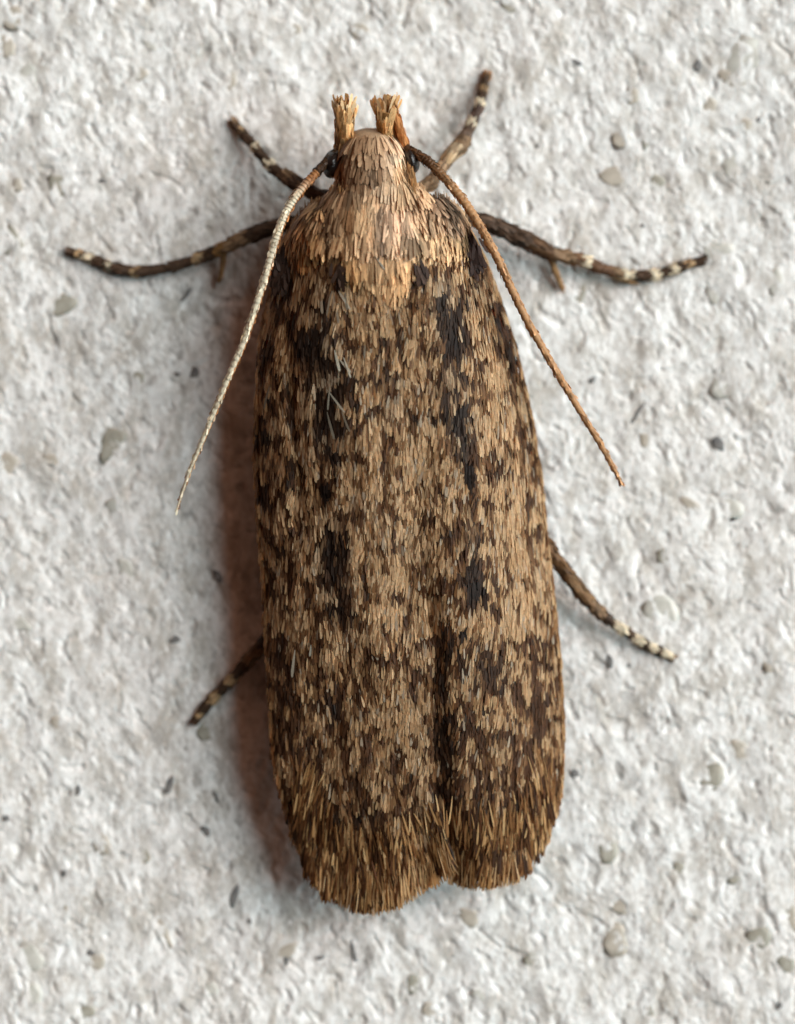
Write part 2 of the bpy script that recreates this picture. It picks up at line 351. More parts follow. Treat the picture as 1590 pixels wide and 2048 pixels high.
# ---- scales: thousands of small overlapping blades laid on a height field
def scales(name, pos, ang, L, w, col, parent, mat, tilt=0.16, arch=0.18, hf=None, nrm=None, lift=0.0, roll=None, dir3=None):
    """pos (n,3) u; ang = heading in the x-y plane (0 = towards +y, down); hf gives the slope of the surface below"""
    n = len(pos); L = np.broadcast_to(L, n); w = np.broadcast_to(w, n)
    if dir3 is None:
        d = np.stack([np.sin(ang), np.cos(ang), np.zeros(n)], -1)
        if hf is not None:
            e = 4.0; x, y = pos[:, 0], pos[:, 1]
            gx = np.clip((hf(x + e, y) - hf(x - e, y)) / (2 * e), -3, 3); gy = np.clip((hf(x, y + e) - hf(x, y - e)) / (2 * e), -2, 2)
            nr = np.stack([-gx, -gy, np.ones(n)], -1)
        else: nr = nrm
    else: d = dir3; nr = nrm
    nr = nr / np.linalg.norm(nr, axis=1, keepdims=True)
    d = d - (d * nr).sum(1, keepdims=True) * nr; d /= np.linalg.norm(d, axis=1, keepdims=True)
    s = np.cross(nr, d)
    rl = rng.normal(0, 0.25, n)[:, None] if roll is None else roll
    s, nr = s * np.cos(rl) + nr * np.sin(rl), nr * np.cos(rl) - s * np.sin(rl)
    tl = np.broadcast_to(tilt, n) + rng.normal(0, 0.05, n)
    d = d * np.cos(tl)[:, None] + nr * np.sin(tl)[:, None]
    prof = [(0.0, 0.16), (0.35, 0.42), (0.78, 0.5), (0.95, 0.36)]
    V = []; cvar = []
    for t, hw in prof:
        c = pos + nr * lift + d * (L * t)[:, None] + nr * (arch * w * np.sin(t * 2.6))[:, None] - nr * (0.10 * L * t * t)[:, None]
        V += [c - s * (w * hw)[:, None], c + s * (w * hw)[:, None]]; cvar += [0.86 + 0.2 * t] * 2
    V.append(pos + nr * lift + d * L[:, None] - nr * (0.10 * L)[:, None]); cvar.append(1.05)
    V = np.stack(V, 1); k = V.shape[1]
    base = (np.arange(n) * k)[:, None]
    quads = np.concatenate([base + np.array([[2 * i, 2 * i + 1, 2 * i + 3, 2 * i + 2]]) for i in range(3)])
    tri = base + np.array([[6, 7, 8]])
    tris = np.concatenate([quads[:, [0, 1, 2]], quads[:, [0, 2, 3]], tri])
    C = (col[:, None, :] * np.array(cvar)[None, :, None]).reshape(-1, 3)
    return link(name, W(V.reshape(-1, 3)), tris, mat, parent, col=C, kind='stuff')

TONES = lin([(230,198,152),(212,174,126),(182,142,96),(144,102,64),(104,66,39),(64,44,31),(34,26,23)])
GREYT = lin([(205,190,168),(176,158,134),(148,128,104),(118,98,78),(88,72,58),(58,48,42),(36,30,28)])
def tone(t, grey):
    t = np.clip(t, 0, 1) * 6; i = np.minimum(t.astype(int), 5); f = (t - i)[:, None]
    a = TONES[i] * (1 - f) + TONES[i + 1] * f; b = GREYT[i] * (1 - f) + GREYT[i + 1] * f
    return a * (1 - grey[:, None]) + b * grey[:, None]
# wing marks: (x, y, half width, half height, darkness (+) or paleness (-), greyness)
MARKS = [(562,548,16,32,.7,0),(680,541,14,18,.8,0),(645,620,20,34,.45,.3),(616,690,22,28,.65,.4),(652,690,26,30,.35,.4),(655,760,34,60,.35,.5),(705,790,14,90,.38,0),(657,868,30,60,.38,.5),(668,930,12,28,.5,.1),
 (652,1030,30,16,-.2,0),(526,878,14,22,.55,.2),(584,930,20,26,.3,0),(524,985,12,20,.45,0),(592,965,16,20,.35,0),(540,820,14,20,.3,0),(668,1060,22,40,.35,.3),(668,1115,32,44,.42,.5),(676,1180,34,36,.4,.3),(690,1235,30,24,.55,.2),
 (560,1100,16,26,.3,0),(562,1180,14,26,.3,0),(705,1312,6,12,.6,0),(662,1410,16,36,.45,.1),(600,1385,30,26,.25,0),(570,1320,18,30,.2,.1),(645,1615,60,36,.35,0),(590,1600,22,40,.25,0),(705,1660,30,36,.3,0),(630,1690,40,34,.25,0),(760,1560,26,26,.15,0),
 (580,800,10,180,.3,0),(545,700,10,60,.25,0),(740,640,16,40,.2,0),(760,720,24,40,.15,0),(800,690,12,16,.45,.2),(620,1500,50,40,.12,0),(720,1010,18,20,.2,.2),(775,760,30,18,.2,.3),
 (680,1280,22,34,-.45,0),(720,965,36,56,-.3,0),(795,1425,34,26,-.45,0),(765,1450,40,30,-.25,0),(800,1085,50,40,-.22,.1),(528,955,12,16,-.4,0),(725,640,26,90,-.22,0),(700,900,14,40,-.25,0),(540,1080,10,60,-.25,.1),(760,1180,60,60,-.15,0),(850,1650,20,70,-.15,.2),(600,1000,40,30,-.1,0),(700,1150,10,60,-.3,0),
 (836,536,12,14,.9,0),(885,598,20,28,.5,.7),(900,650,26,38,.55,.4),(908,695,22,34,.55,.3),(992,650,14,28,.6,.1),(1012,712,18,30,.5,.1),(975,600,10,20,.3,.2),(905,770,26,34,.35,.4),(915,840,28,26,.5,.6),(868,838,36,12,.45,.3),(925,880,16,40,.5,.5),(968,960,14,30,-.2,0),(955,1002,8,14,.8,0),
 (800,830,40,14,.2,.2),(946,1090,14,52,.5,.4),(940,1160,18,24,.5,.3),(960,1190,22,34,.75,.2),(930,1272,11,10,1.0,0),(905,1290,28,34,.45,0),(965,1340,32,40,.24,.2),(1008,1360,16,36,.3,.2),(884,1400,16,120,.34,0),(895,1560,18,130,.36,0),(905,1690,24,50,.34,0),(842,1500,16,170,-.28,.1),(990,1620,50,50,.2,0),(1080,1600,30,60,.2,0),
 (1030,800,14,26,.25,0),(1045,900,16,30,.25,0),(1000,960,16,20,.3,0),(1085,1170,14,20,.3,0),(1060,1300,30,26,.2,0),(1090,1420,22,40,.2,0),(930,1450,40,30,.2,0),(880,960,16,30,.3,0),(870,1060,24,24,.3,0),(940,600,14,20,.3,.3),(950,560,20,14,.3,.4),(865,560,16,12,.4,.3),
 (960,640,12,60,-.3,0),(990,760,16,70,-.38,0),(978,880,18,34,-.3,0),(1030,1010,34,40,-.2,0),(1060,1190,34,54,-.3,0),(970,1255,60,22,-.35,0),(840,940,36,46,-.3,0),(920,985,16,20,-.25,0),(1000,1500,20,18,-.5,.2),(1015,1440,30,30,-.15,0),(880,870,12,18,-.2,0),(860,800,26,14,-.25,0),(1040,1120,30,30,-.2,0),(870,680,14,40,-.2,.1),(1010,560,20,40,-.3,0)]
def pattern(x, y):
    d = np.zeros(x.shape); g = np.zeros(x.shape)
    jx = x + 9 * gn(x / 22, y / 30, 41); jy = y + 16 * gn(x / 18, y / 34, 42)
    for mx, my, rx, ry, a, gr in MARKS:
        q = np.exp(-(((jx - mx) / (rx * 1.22)) ** 2 + ((jy - my) / (ry * 1.18)) ** 2) ** 1.5)
        d = d + a * q; g = np.maximum(g, gr * q)
    return d, g
def wing_scales(name, xa, xb, y0, y1, hf, parent, n):
    y = rng.uniform(y0, y1, n * 2); lo, hi = xa(y) - 2, xb(y) + 2
    wmax = 520.0
    x = lo + (hi - lo) * rng.random(n * 2); keep = rng.random(n * 2) < (hi - lo) / wmax
    x, y = x[keep], y[keep]
    d, g = pattern(x, y)
    mott = fbm(x / 19, y / 31, 51, 2); mott2 = fbm(x / 50, y / 80, 53, 2)
    low = sst(1150, 1450, y)
    dd = d * (0.85 + 0.5 * fbm(x / 12, y / 26, 55, 2))
    streak = np.exp(-((x - np.interp(y, [560, 800, 1250], [636, 668, 690])) / 34) ** 2) + np.exp(-((x - np.interp(y, [560, 800, 1230], [892, 910, 955])) / 32) ** 2)
    streak = streak * sst(560, 640, y) * sst(1290, 1200, y) * (1 - 0.9 * np.exp(-((y - np.where(x < 790, 1010, 985)) / 60) ** 2))
    dot = np.maximum(np.exp(-(((x - 652) / 15) ** 2 + ((y - 985) / 27) ** 2) ** 3), np.exp(-(((x - 939) / 12) ** 2 + ((y - 950) / 31) ** 2) ** 3))
    q = 0.42 + 0.72 * mott + 0.30 * mott2 + np.where(dd > 0, 0.66, 1.0) * dd + 0.21 * streak + 0.12 * low + 0.05 * sst(1450, 1700, y) - 0.06 * sst(720, 520, y) + 0.06 * sst(620, 540, x) + 0.08 * sst(1180, 1480, y) * (x > XS(np.minimum(y, 1720))) + rng.normal(0, 0.10, len(x))
    midm = sst(0.34, 0.40, q); darkm = sst(0.50, 0.60, q)   # pale cover scales, brown ones between, dark ground scales
    pale_t = 0.04 + 0.19 * rng.random(len(x)) + 0.04 * low
    mid_t = 0.38 + 0.22 * rng.random(len(x))
    dark_t = 0.64 + 0.14 * rng.random(len(x)) + 0.26 * np.clip(dd, 0, 1)
    t = pale_t * (1 - midm) + mid_t * midm; t = t * (1 - darkm) + dark_t * darkm; t = np.clip(t * (1 - dot) + 0.97 * dot, 0.02, 0.98)
    under = darkm * rng.uniform(0, 4, len(x))
    sil = rng.random(len(x)) < 0.045; t = np.where(sil & (t < 0.7), 0.12, t); g = np.where(sil, 0.9, g)        # scattered silvery scales
    c = tone(t, np.clip(g + 0.08 + 0.34 * rng.random(len(x)), 0, 1))
    c *= (1 + rng.normal(0, 0.06, len(x)))[:, None]
    frac = (x - xa(y)) / np.maximum(xb(y) - xa(y), 1)
    flow = -0.02 + 0.05 * (frac - 0.5) + 0.30 * (frac - 0.5) * sst(1600, 1800, y)
    ang = flow + rng.normal(0, 0.11, len(x)) + 0.2 * gn(x / 45, y / 60, 61)
    L = rng.uniform(17, 36, len(x)) * (1 + 0.35 * sst(1500, 1750, y)); w = rng.uniform(3.2, 6.2, len(x))
    pos = np.stack([x, y - L * 0.5, hf(x, y) + rng.uniform(-1, 3, len(x)) - under], -1)
    return scales(name, pos, ang, L, w, c, parent, M_scale, hf=hf, tilt=0.08, arch=0.10)
wing_scales('wing_scales', XL, XS, 440, 1796, hL, wingL, 37000)
wing_scales('wing_scales', lambda y: np.maximum(XRI(y), XS(y) - 30), XR, 430, 1734, hR, wingR, 30000)

# fringes along the wing ends, and loose scales along the outer edges
def fringe(name, pts, hf, parent, n, L0, L1, mid, tones, spread=0.18):
    P = np.array(pts, float); seg = np.r_[0, np.cumsum(np.linalg.norm(np.diff(P, axis=0), axis=1))]
    s = rng.random(n) * seg[-1]; x = np.interp(s, seg, P[:, 0]); y = np.interp(s, seg, P[:, 1])
    off = 6 - 120 * rng.random(n) ** 1.8 + 16 * gn(s / 13, 0 * s + 3.3, 75) + 10 * gn(s / 40, 0 * s + 1.7, 76)
    ang = np.arctan2(x - mid[0], np.maximum(y - mid[1], 30)) * 0.5 + rng.normal(0, spread * 0.6, n)
    L = rng.uniform(L0, L1, n); w = rng.uniform(2.2, 4.8, n)
    x = x + np.sin(ang) * (off - L * 0.55); y = y + np.cos(ang) * (off - L * 0.55)
    t = np.clip(rng.normal(tones[0], tones[1], n) + 0.5 * gn(x / 12, y / 40, 71), 0.05, 0.8)
    c = tone(t, 0.15 * rng.random(n)); c[:, 0] *= 1.04; c[:, 2] *= 0.88
    pos = np.stack([x, y, hf(x, np.minimum(y, 1790)) + rng.uniform(-10, 5, n)], -1)
    return scales(name, pos, ang, L, w, c, parent, M_scale, hf=lambda a, b: hf(a, np.minimum(b, 1790)), tilt=0.06)
fringe('wing_fringe', [(580,1645),(598,1694),(622,1734),(654,1766),(700,1790),(748,1796),(796,1784)], hL, wingL, 4200, 26, 62, (735,1380), (0.52, 0.2))
fringe('wing_fringe', [(796,1784),(834,1760),(868,1740),(903,1714)], hL, wingL, 460, 30, 62, (745,1480), (0.30, 0.14))
fringe('wing_fringe', [(1114,1600),(1102,1660),(1074,1704),(1032,1732),(980,1746),(932,1746),(894,1734)], hR, wingR, 3600, 26, 58, (985,1380), (0.54, 0.18))
def thin_hairs(pts, hf, parent, n, mid):
    P = np.array(pts, float); sg = np.r_[0, np.cumsum(np.linalg.norm(np.diff(P, axis=0), axis=1))]
    q = rng.random(n) * sg[-1]; x = np.interp(q, sg, P[:, 0]); y = np.interp(q, sg, P[:, 1])
    a = np.arctan2(x - mid[0], np.maximum(y - mid[1], 30)) * 0.6 + rng.normal(0, 0.12, n); L = rng.uniform(44, 78, n)
    x = x - np.sin(a) * L * .55; y = y - np.cos(a) * L * .55
    pos = np.stack([x, y, hf(x, np.minimum(y, 1790)) + rng.uniform(-8, 5, n)], -1)
    scales('fringe_hair', pos, a, L, rng.uniform(1.6, 3.0, n), tone(rng.uniform(.12, .42, n), 0.3 * rng.random(n)), parent, M_palp, hf=lambda u, v: hf(u, np.minimum(v, 1790)), tilt=0.04)
thin_hairs([(590,1680),(622,1736),(654,1770),(700,1796),(748,1802),(796,1790),(834,1764),(900,1722)], hL, wingL, 520, (735,1380))
thin_hairs([(1106,1650),(1074,1708),(1032,1738),(980,1752),(932,1752),(896,1740)], hR, wingR, 420, (985,1380))
def edge_scales(xf, y0, y1, hf, side, parent, n):
    y = rng.uniform(y0, y1, n); x = xf(y) + side * rng.uniform(-3, 3, n)
    ang = side * rng.uniform(0.0, 0.22, n); d, g = pattern(x, y); t = np.clip(0.35 + 0.3 * gn(x / 10, y / 24, 81) + d * 0.7 + rng.normal(0, 0.14, n), 0, 1)
    L = rng.uniform(18, 30, n)
    pos = np.stack([x, y - 12, hf(x - side * 3, y) + rng.uniform(-14, 2, n)], -1)
    scales('edge_scales', pos, ang, L, rng.uniform(5, 8, n), tone(t, 0.2 * rng.random(n)), parent, M_scale, nrm=np.tile([side * 0.9, 0, 0.6], (n, 1)), tilt=0.1)
edge_scales(XL, 480, 1680, hL, -1, wingL, 900)
edge_scales(XR, 470, 1625, hR, 1, wingR, 900)
# a few shiny whitish scales standing out on the left wing and the thorax
wx = np.r_[rng.normal(662, 22, 9), 690, 745, 540, 655, 600, 590, 622, 730]; wy = np.r_[rng.uniform(570, 860, 9), 580, 505, 770, 780, 1180, 1300, 1290, 690]
n = len(wx); scales('pale_scales', np.stack([wx, wy, np.maximum(hL(wx, wy), hB(wx, wy) * (wy < 560)) + 5], -1), rng.normal(0, 0.3, n), rng.uniform(22, 60, n), rng.uniform(3.5, 6, n), lin((206,200,180)) * rng.uniform(0.45, .95, n)[:, None], wingL, M_scale, hf=hL, tilt=0.2)

# ---- thorax, tegulae and head scales
def cblend(x, y, spots, base):
    c = np.tile(lin(base), (len(x), 1))
    for sx, sy, rx, ry, col, a in spots:
        q = (a * np.exp(-(((x - sx) / rx) ** 2 + ((y - sy) / ry) ** 2) ** 1.3))[:, None]; c = c * (1 - q) + lin(col) * q
    return c
def fluff(name, n, box, inside, hf, base, spots, L, w, parent, tilt=0.13, streak=0.35, flow=None, mat=None, root=0.3):
    x = rng.uniform(box[0], box[1], n); y = rng.uniform(box[2], box[3], n); k = inside(x, y); x, y = x[k], y[k]; n = len(x)
    c = cblend(x, y, spots, base) * 1.3
    c = c * (1 + streak * fbm(x / 16, y / 60, 91, 2) - 0.45 * sst(0.15, 0.5, fbm(x / 26, y / 34, 97, 2)) + rng.normal(0, 0.07, n))[:, None].clip(0.3, 1.7)
    a = (flow(x, y) if flow else 0) + rng.normal(0, 0.14, n); LL = rng.uniform(*L, n)
    pos = np.stack([x - np.sin(a) * LL * root, y - np.cos(a) * LL * root, hf(x, y) + rng.uniform(-4, 5, n)], -1)
    return scales(name, pos, a, LL, rng.uniform(*w, n), c, parent, mat or M_hair, hf=hf, tilt=tilt)
in_thorax = lambda x, y: (rng.random(len(x)) > 0.88 * sst(505, 605, y)) & (np.abs(x - np.interp(y, [380,430,500,560,620], [752,752,752,756,762])) < np.interp(y, [372,390,430,480,545,580,615], [84,104,148,118,88,58,14])) 
THX = [(657,490,5,60,(92,64,44),.8),(848,470,6,60,(104,78,58),.8),(760,520,70,60,(206,172,132),.5),(690,420,34,34,(112,84,62),.7),(765,440,14,70,(98,76,62),.7),(790,420,40,60,(212,178,148),.95),(645,420,34,30,(108,86,68),.7),(745,480,50,26,(168,138,112),.6),(860,390,40,26,(132,106,84),.9),(890,420,40,30,(128,108,92),.9),
       (620,470,30,50,(190,140,88),.8),(700,530,40,50,(190,146,96),.8),(700,440,8,60,(120,76,40),.7),(665,470,6,70,(104,66,36),.7),(800,540,40,50,(196,150,102),.7),(760,590,20,24,(188,140,90),.7),(640,390,30,20,(84,60,44),.9),(880,375,40,12,(80,54,38),.9)]
fluff('thorax_scales', 12000, (590, 930, 374, 612), in_thorax, hB, (198,164,124), THX, (20,62), (3,7.5), body, tilt=0.03, streak=0.55, root=0.1, flow=lambda x, y: (x - 757) / 1600 + 0.10 * gn(x / 30, y / 60, 95))
for k, spots, base in (('L', [(610,430,40,30,(110,88,72),.85),(640,470,8,50,(130,84,46),.6),(600,500,20,40,(196,146,94),.6),(625,540,20,16,(204,168,120),.7)], (192,152,104)),
                       ('R', [(880,410,60,36,(142,120,100),.95),(900,440,30,22,(150,120,96),.8),(880,510,50,40,(196,160,124),.8),(940,460,14,30,(90,66,52),.7)], (200,164,118))):
    cx, cy, rx, ry, a = TEG[k]; c_, s_ = math.cos(R(a)), math.sin(R(a))
    ins = lambda x, y, cx=cx, cy=cy, rx=rx, ry=ry, c_=c_, s_=s_: ((((x - cx) * c_ + (y - cy) * s_) / rx) ** 2 + ((-(x - cx) * s_ + (y - cy) * c_) / ry) ** 2) < 1
    fluff('tegula_scales', 4500, (cx - 90, cx + 90, cy - 90, cy + 90), ins, hTeg(k), base, spots, (22,60), (3,7.5), body, tilt=0.04, streak=0.5, flow=lambda x, y, sg=(-1 if k == 'L' else 1): sg * 0.06)
# dark scale tuft at the right wing base, small dark patch at the left one
for (cx, cy, rx, ry, n, pal) in ((944, 510, 13, 34, 90, (62,44,38)), (563, 545, 14, 34, 90, (52,36,28)), (682, 548, 13, 20, 22, (56,40,31)), (836, 545, 12, 17, 20, (60,42,32))):
    x = rng.normal(cx, rx * .5, n); y = rng.normal(cy, ry * .5, n)
    scales('wing_base_tuft', np.stack([x, y - 14, (186 if abs(cx - 757) > 100 else float(hB(np.array([cx]), np.array([cy]))[0]) + 7) + rng.uniform(0, 10, n)], -1), rng.normal(0.25 if cx > 800 else -.1, .2, n), rng.uniform(24, 40, n), rng.uniform(6, 10, n), lin(pal) * rng.uniform(.6, 1.5, n)[:, None], body, M_hair, nrm=np.tile([.3 if cx > 800 else -.3, 0, 1], (n, 1)))
in_head = lambda x, y: np.abs(x - np.interp(y, BODY[:, 0], BODY[:, 1])) < np.interp(y, BODY[:, 0], BODY[:, 2]) * 0.97
HEAD = [(725,300,44,34,(152,124,96),.8),(715,345,34,30,(98,70,48),.8),(757,330,20,40,(112,84,62),.7),(785,305,22,34,(214,186,156),.95),(800,350,20,40,(206,172,130),.8),(690,350,10,50,(150,92,48),.8),(745,375,40,14,(150,116,82),.7),(770,375,30,14,(206,180,150),.8)]
fluff('head_scales', 3800, (660, 850, 284, 400), in_head, hB, (188,156,122), HEAD, (22,54), (4,9), body, tilt=0.0, streak=0.3)
for pts, n in (([(686,300),(686,340),(690,400)], 60), ([(806,290),(815,330),(826,395)], 70)):          # orange rows beside the head
    P = np.array(pts, float); t = rng.random(n); y = P[0, 1] + (P[-1, 1] - P[0, 1]) * t; x = np.interp(y, P[:, 1], P[:, 0]) + rng.normal(0, 4, n)
    scales('cheek_hair', np.stack([x, y - 20, hB(np.clip(x, 690, 800), y) - 8 + rng.uniform(0, 8, n)], -1), rng.normal(0.05, .08, n), rng.uniform(26, 46, n), rng.uniform(3, 6, n), cblend(x, y, [], (184,140,92)) * rng.uniform(.4, 1.25, n)[:, None], body, M_palp, nrm=np.tile([0, 0, 1.0], (n, 1)))

# ---- eyes
def ellipsoid(name, c, r, mat, parent, turn=0, n=20):
    th = np.linspace(0, 2 * np.pi, 2 * n, endpoint=False); ph = np.linspace(0.02, np.pi - 0.02, n)
    P = np.stack([np.sin(ph)[:, None] * np.cos(th) * r[0], np.sin(ph)[:, None] * np.sin(th) * r[1], np.cos(ph)[:, None] + 0 * th], -1).reshape(-1, 3); P[:, 2] *= r[2]
    a = R(turn); x = P[:, 0] * math.cos(a) - P[:, 1] * math.sin(a); y = P[:, 0] * math.sin(a) + P[:, 1] * math.cos(a)
    P = np.stack([x + c[0], y + c[1], P[:, 2] + c[2]], -1); idx = np.arange(2 * n * n).reshape(n, 2 * n); nx = np.roll(idx, -1, 1)
    F = [tuple(f) for f in np.stack([idx[:-1], idx[1:], nx[1:], nx[:-1]], -1).reshape(-1, 4)] + [tuple(idx[0][::-1]), tuple(idx[-1])]
    return link(name, W(P), F, mat, parent)
ellipsoid('eye', (664, 328, 170), (19, 29, 38), M_eye, moth, 10)
ellipsoid('eye', (823, 320, 170), (16, 27, 38), M_eye, moth, -14)

# ---- tubes for legs, palps and antennae
def path(pts, n):
    A = np.array(pts, float); return smooth_rows(A, n)
def frames(C):
    T = np.gradient(C, axis=0); T /= np.linalg.norm(T, axis=1, keepdims=True)
    S = np.cross(T, np.array([0, 0, 1.0])); S /= np.linalg.norm(S, axis=1, keepdims=True); N = np.cross(S, T)
    return T, S, N
def tube(name, pts, n, colf, mat, parent, nr=14, rmod=None, flat=1.0, cap=True):
    A = path(pts, n); C, r = A[:, :3], A[:, 3].copy(); t = np.linspace(0, 1, n)
    if rmod is not None: r = r * rmod(t)
    T, S, N = frames(C); th = np.linspace(0, 2 * np.pi, nr, endpoint=False)
    V = C[:, None] + r[:, None, None] * (S[:, None] * np.cos(th)[None, :, None] + flat * N[:, None] * np.sin(th)[None, :, None])
    col = colf(np.repeat(t, nr), np.tile(th, n)); idx = np.arange(n * nr).reshape(n, nr); nx = np.roll(idx, -1, 1)
    F = [tuple(f) for f in np.stack([idx[:-1], idx[1:], nx[1:], nx[:-1]], -1).reshape(-1, 4)] + [tuple(idx[0]), tuple(idx[-1][::-1])]
    return link(name, W(V.reshape(-1, 3)), F, mat, parent, col=col), (C, r, T, S, N)
def flakes(name, fr, n, colf, parent, L, w, tilt=0.15, mat=M_leg, flat=1.0, t0=0.0, t1=1.0, alljit=0.0):
    C, r, T, S, N = fr; m = len(C); t = rng.uniform(t0, t1, n); k = np.clip((t * (m - 1)).astype(int), 0, m - 1); th = rng.uniform(0, 2 * np.pi, n)
    nr = S[k] * np.cos(th)[:, None] + N[k] * np.sin(th)[:, None] 
    pos = C[k] + (S[k] * np.cos(th)[:, None] + flat * N[k] * np.sin(th)[:, None]) * r[k][:, None] * 0.97
    c = colf(t, th) * np.where(rng.random(n) < 0.05, 1.7, rng.uniform(0.6, 1.3, n))[:, None]; LL = rng.uniform(*L, n)
    d = T[k] + rng.normal(0, 0.12, (n, 3)); pos = pos - T[k] * (LL * 0.4)[:, None]
    return scales(name, pos, None, LL, rng.uniform(*w, n), c, parent, mat, tilt=tilt, nrm=nr, dir3=d)
DK, BR, CR, TN = lin((80,61,47)), lin((134,108,82)), lin((226,212,184)), lin((186,156,118))
def bands(lst):
    """list of (end of band along 0..1, colour)"""
    e = np.array([b[0] for b in lst]); c = np.array([b[1] for b in lst])
    def f(t, th):
        i = np.minimum(np.searchsorted(e, np.asarray(t) + 0.012 * np.sin(np.asarray(th) * 3)), len(e) - 1); return c[i].copy()
    return f
def leg(pts, bnd, tarsus, tb, spurs=(), fl=380, ft=320, label=None):
    pts = [(a, b, c, d * .9) for a, b, c, d in pts]; tarsus = [(a, b, c, d * .9) for a, b, c, d in tarsus]
    cf = bands(bnd); o, fr = tube('leg', pts, 60, cf, M_leg, moth, rmod=lambda t: 0.9 + 0 * t)
    flakes('leg_scales', fr, fl, cf, o, (16, 28), (5, 8), tilt=0.2)
    cf2 = bands(tb)
    joints = 4.999
    tr, fr2 = tube('tarsus', tarsus, 70, cf2, M_leg, o, rmod=lambda t: 0.74 + 0.32 * ((t * joints) % 1.0) ** 0.8)
    flakes('tarsus_scales', fr2, ft, cf2, tr, (11, 19), (4, 6.5), tilt=0.16)
    for s in spurs:
        so_, f3 = tube('spur', s, 16, lambda t, th: np.tile(lin((168,132,92)), (len(t), 1)), M_leg, o, nr=8); flakes('spur_scales', f3, 26, lambda t, th: np.tile(lin((158,122,84)), (len(t), 1)), so_, (10, 16), (3, 5))
    if label: o['label'] = label
    return o
wl = lambda x, y: float(wall_h(np.array([x]), np.array([y]))[0])
D5 = [(.16,DK),(.20,CR),(.38,DK),(.43,CR),(.58,DK),(.64,TN),(.80,DK),(.84,TN),(1,BR)]
# fore legs
leg([(690,400,120,13),(640,392,104,14),(622,384,98,13),(604,372,94,13),(590,364,90,15),(572,352,80,12)], [(.5,DK),(.62,BR),(.8,DK),(1,BR)],
    [(590,372,84,14),(566,352,70,13),(545,336,56,13),(520,306,40,11.5),(498,282,26,11),(480,260,14,9),(465,240,10,7)], [(.34,DK),(.39,CR),(.54,DK),(.60,CR),(.78,DK),(.83,TN),(.9,DK),(1,BR)], label='foreleg stretched out up to the left')
leg([(800,410,120,13),(846,376,104,14),(866,362,98,14),(884,334,88,12),(900,312,78,15),(916,296,68,18),(926,284,60,14)], [(.55,BR),(.62,TN),(.80,lin((176,152,122))),(1,BR)],
    [(914,306,66,13),(926,282,58,14),(938,258,46,13),(950,232,34,13),(960,208,24,11),(966,184,15,9),(971,164,11,9),(975,146,9,8)], [(.30,lin((104,84,70))),(.38,CR),(.55,lin((92,72,62))),(.61,CR),(.72,DK),(.76,TN),(.92,DK),(1,lin((160,116,74)))], label='foreleg raised up to the right')
# middle legs
leg([(700,450,90,15),(620,446,84,16),(575,449,78,17),(530,460,70,17),(490,476,62,16),(450,494,52,14),(415,510,42,12),(395,517,38,11)], [(.55,DK),(.7,BR),(.78,lin((140,104,62))),(.92,DK),(1,TN)],
    [(398,516,38,11),(360,529,30,12),(320,538,24,12),(280,543,20,12.5),(250,541,18,13),(222,534,15,12),(195,522,12,11),(165,510,10,9.5),(136,503,8,8)], [(.38,DK),(.44,TN),(.62,DK),(.67,CR),(.80,DK),(.86,CR),(.89,DK),(.93,TN),(1,DK)],
    spurs=[[(447,506,44,6),(446,525,30,6.5),(442,548,20,5.5),(437,566,14,3)]], fl=320, label='middle leg stretched out to the left')
leg([(830,450,90,15),(890,432,86,16),(930,438,82,16),(965,442,78,17),(1000,456,70,20),(1040,474,60,21),(1080,496,50,18),(1115,510,42,15),(1150,518,36,14),(1172,524,32,12)], [(.6,DK),(.74,lin((94,68,46))),(.86,BR),(.95,lin((120,90,66))),(1,CR)],
    [(1160,518,33,13),(1185,530,29,13),(1215,540,24,12.5),(1250,549,19,12),(1285,552,16,12.5),(1320,548,14,12),(1350,538,12,11),(1380,528,10,10),(1410,521,8,8)], [(.28,lin((108,80,60))),(.36,BR),(.44,CR),(.56,DK),(.63,CR),(.70,DK),(.78,CR),(.84,DK),(.9,TN),(1,DK)],
    spurs=[[(1100,512,40,7),(1108,535,28,7),(1118,560,18,6),(1126,580,12,4)], [(1215,546,22,5),(1240,556,18,6),(1258,563,14,5),(1274,566,12,3)]], fl=420, label='middle leg stretched out to the right')
# hind legs
leg([(1030,1000,90,14),(1070,1050,82,15),(1100,1100,74,15),(1130,1142,64,16),(1160,1182,52,15),(1185,1210,42,13),(1202,1226,36,11)], [(.55,lin((112,82,54))),(.8,lin((130,100,70))),(1,BR)],
    [(1190,1214,38,11),(1212,1236,32,11),(1240,1256,25,10.5),(1268,1274,19,10),(1295,1290,14,9.5),(1322,1304,11,9),(1348,1316,8,7)], [(.1,TN),(.26,DK),(.42,CR),(.50,DK),(.60,CR),(.68,DK),(.78,CR),(.84,DK),(.94,CR),(1,BR)], fl=300, label='hind leg coming out from under the wing on the right')
leg([(620,1190,80,14),(580,1230,72,14),(545,1268,64,14),(520,1296,54,14),(498,1318,44,13)], [(.7,DK),(1,BR)],
    [(508,1310,46,12),(486,1334,36,12.5),(462,1360,26,12),(440,1383,18,11.5),(416,1408,13,11),(400,1428,10,9.5),(389,1443,8,7)], [(.28,DK),(.38,TN),(.52,DK),(.64,TN),(.80,DK),(.9,TN),(1,DK)], label='hind leg coming out from under the wing on the left')

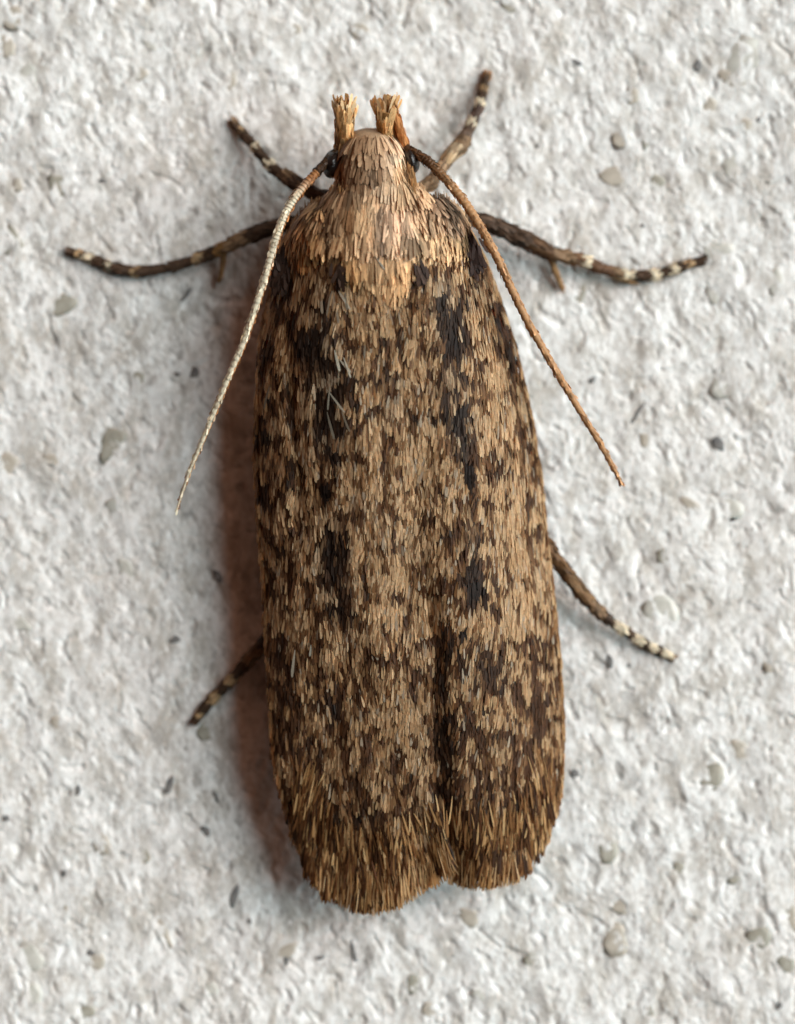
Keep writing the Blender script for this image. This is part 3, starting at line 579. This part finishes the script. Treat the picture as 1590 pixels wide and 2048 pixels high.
# ---- labial palps: brush-tipped
def palp(pts, n, spread, tip, flare):
    base = lin((196,142,84))
    o, fr = tube('labial_palp', pts, 40, lambda t, th: np.tile(base, (len(t), 1)) * (0.7 + 0.3 * np.cos(t * 9 + th))[:, None].clip(.5, 1), M_palp, moth, nr=14)
    flakes('palp_scales', fr, n, lambda t, th: lin((226,182,126)) * (0.66 + 0.5 * np.abs(np.sin(t * 5 + th)))[:, None], o, (24, 44), (5, 8), tilt=0.05, mat=M_palp, t1=0.9)
    C, r, T, S, N = fr; m = 130; th = rng.uniform(0, 2 * np.pi, m); q = np.sqrt(rng.random(m)); k = rng.integers(26, 37, m)
    nr = S[k] * np.cos(th)[:, None] + N[k] * np.sin(th)[:, None]
    pos = C[k] + nr * (r[k] * q * 0.9)[:, None]
    d = T[k] + S[k] * (np.cos(th) * q * flare)[:, None] + N[k] * (np.sin(th) * q * 0.4)[:, None]
    c = np.where((rng.random(m) < 0.55)[:, None], lin((236,206,160)), lin((206,160,106))) * rng.uniform(.7, 1.2, m)[:, None]
    scales('palp_tuft', pos, None, rng.uniform(24, 46, m), rng.uniform(5, 9, m), c, o, M_palp, tilt=0.0, nrm=nr + np.array([0, 0, .3]), dir3=d)
    return o
palp([(692,345,130,19),(690,310,150,21),(689,275,170,20),(689,252,184,18.5),(689,236,190,19),(688,222,194,20)], 170, .2, 190, 1.5)
palp([(792,330,130,20),(784,295,150,20),(774,262,172,17),(771,246,184,18),(772,232,190,20),(773,220,194,22)], 170, .2, 186, 1.7)
o, fr = tube('palp_segment', [(822,345,150,9),(815,315,164,9.5),(806,280,178,9.5),(797,252,188,9),(790,230,194,9),(785,212,198,6)], 30, lambda t, th: np.tile(lin((190,126,72)), (len(t), 1)), M_palp, moth, nr=10)
flakes('palp_scales', fr, 70, lambda t, th: np.tile(lin((200,138,82)), (len(t), 1)), o, (20, 34), (4, 6), tilt=0.05, mat=M_palp)

# ---- antennae: ringed threads
def antenna(pts, colf, nseg, sc):
    n = nseg * 6
    saw = lambda t: 0.82 + 0.26 * ((t * nseg) % 1.0)
    pts = [(a, b, c, d * 0.8) for a, b, c, d in pts]
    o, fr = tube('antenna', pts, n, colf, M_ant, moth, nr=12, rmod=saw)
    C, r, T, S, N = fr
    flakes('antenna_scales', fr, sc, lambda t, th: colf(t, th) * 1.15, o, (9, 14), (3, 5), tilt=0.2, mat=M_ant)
    return o
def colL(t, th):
    t = np.asarray(t); side = np.cos(th)                    # paler colour on the upper side and one flank beyond the bend
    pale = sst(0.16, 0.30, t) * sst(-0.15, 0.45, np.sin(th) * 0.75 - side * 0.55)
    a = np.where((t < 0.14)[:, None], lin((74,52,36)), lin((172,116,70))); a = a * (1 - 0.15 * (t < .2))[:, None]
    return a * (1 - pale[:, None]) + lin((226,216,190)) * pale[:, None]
def colR(t, th):
    t = np.asarray(t); k = sst(0.10, 0.34, t)[:, None]
    return lin((82,56,36)) * (1 - k) + lin((184,140,98)) * k
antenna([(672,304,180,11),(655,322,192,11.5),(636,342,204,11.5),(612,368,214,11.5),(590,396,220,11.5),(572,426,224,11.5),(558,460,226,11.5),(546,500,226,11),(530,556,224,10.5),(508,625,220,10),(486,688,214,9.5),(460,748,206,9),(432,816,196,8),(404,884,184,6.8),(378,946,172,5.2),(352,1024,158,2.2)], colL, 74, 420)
antenna([(812,296,180,12),(832,308,192,12.5),(854,322,202,12.5),(878,344,210,12),(905,374,216,12),(932,408,220,12),(956,446,222,11.5),(980,488,222,11),(1004,536,220,10.5),(1030,592,216,10.5),(1060,652,210,10),(1096,714,202,9.5),(1130,772,192,9),(1165,830,182,8.5),(1204,894,168,7.5),(1228,938,158,6.2),(1244,970,150,3)], colR, 72, 420)
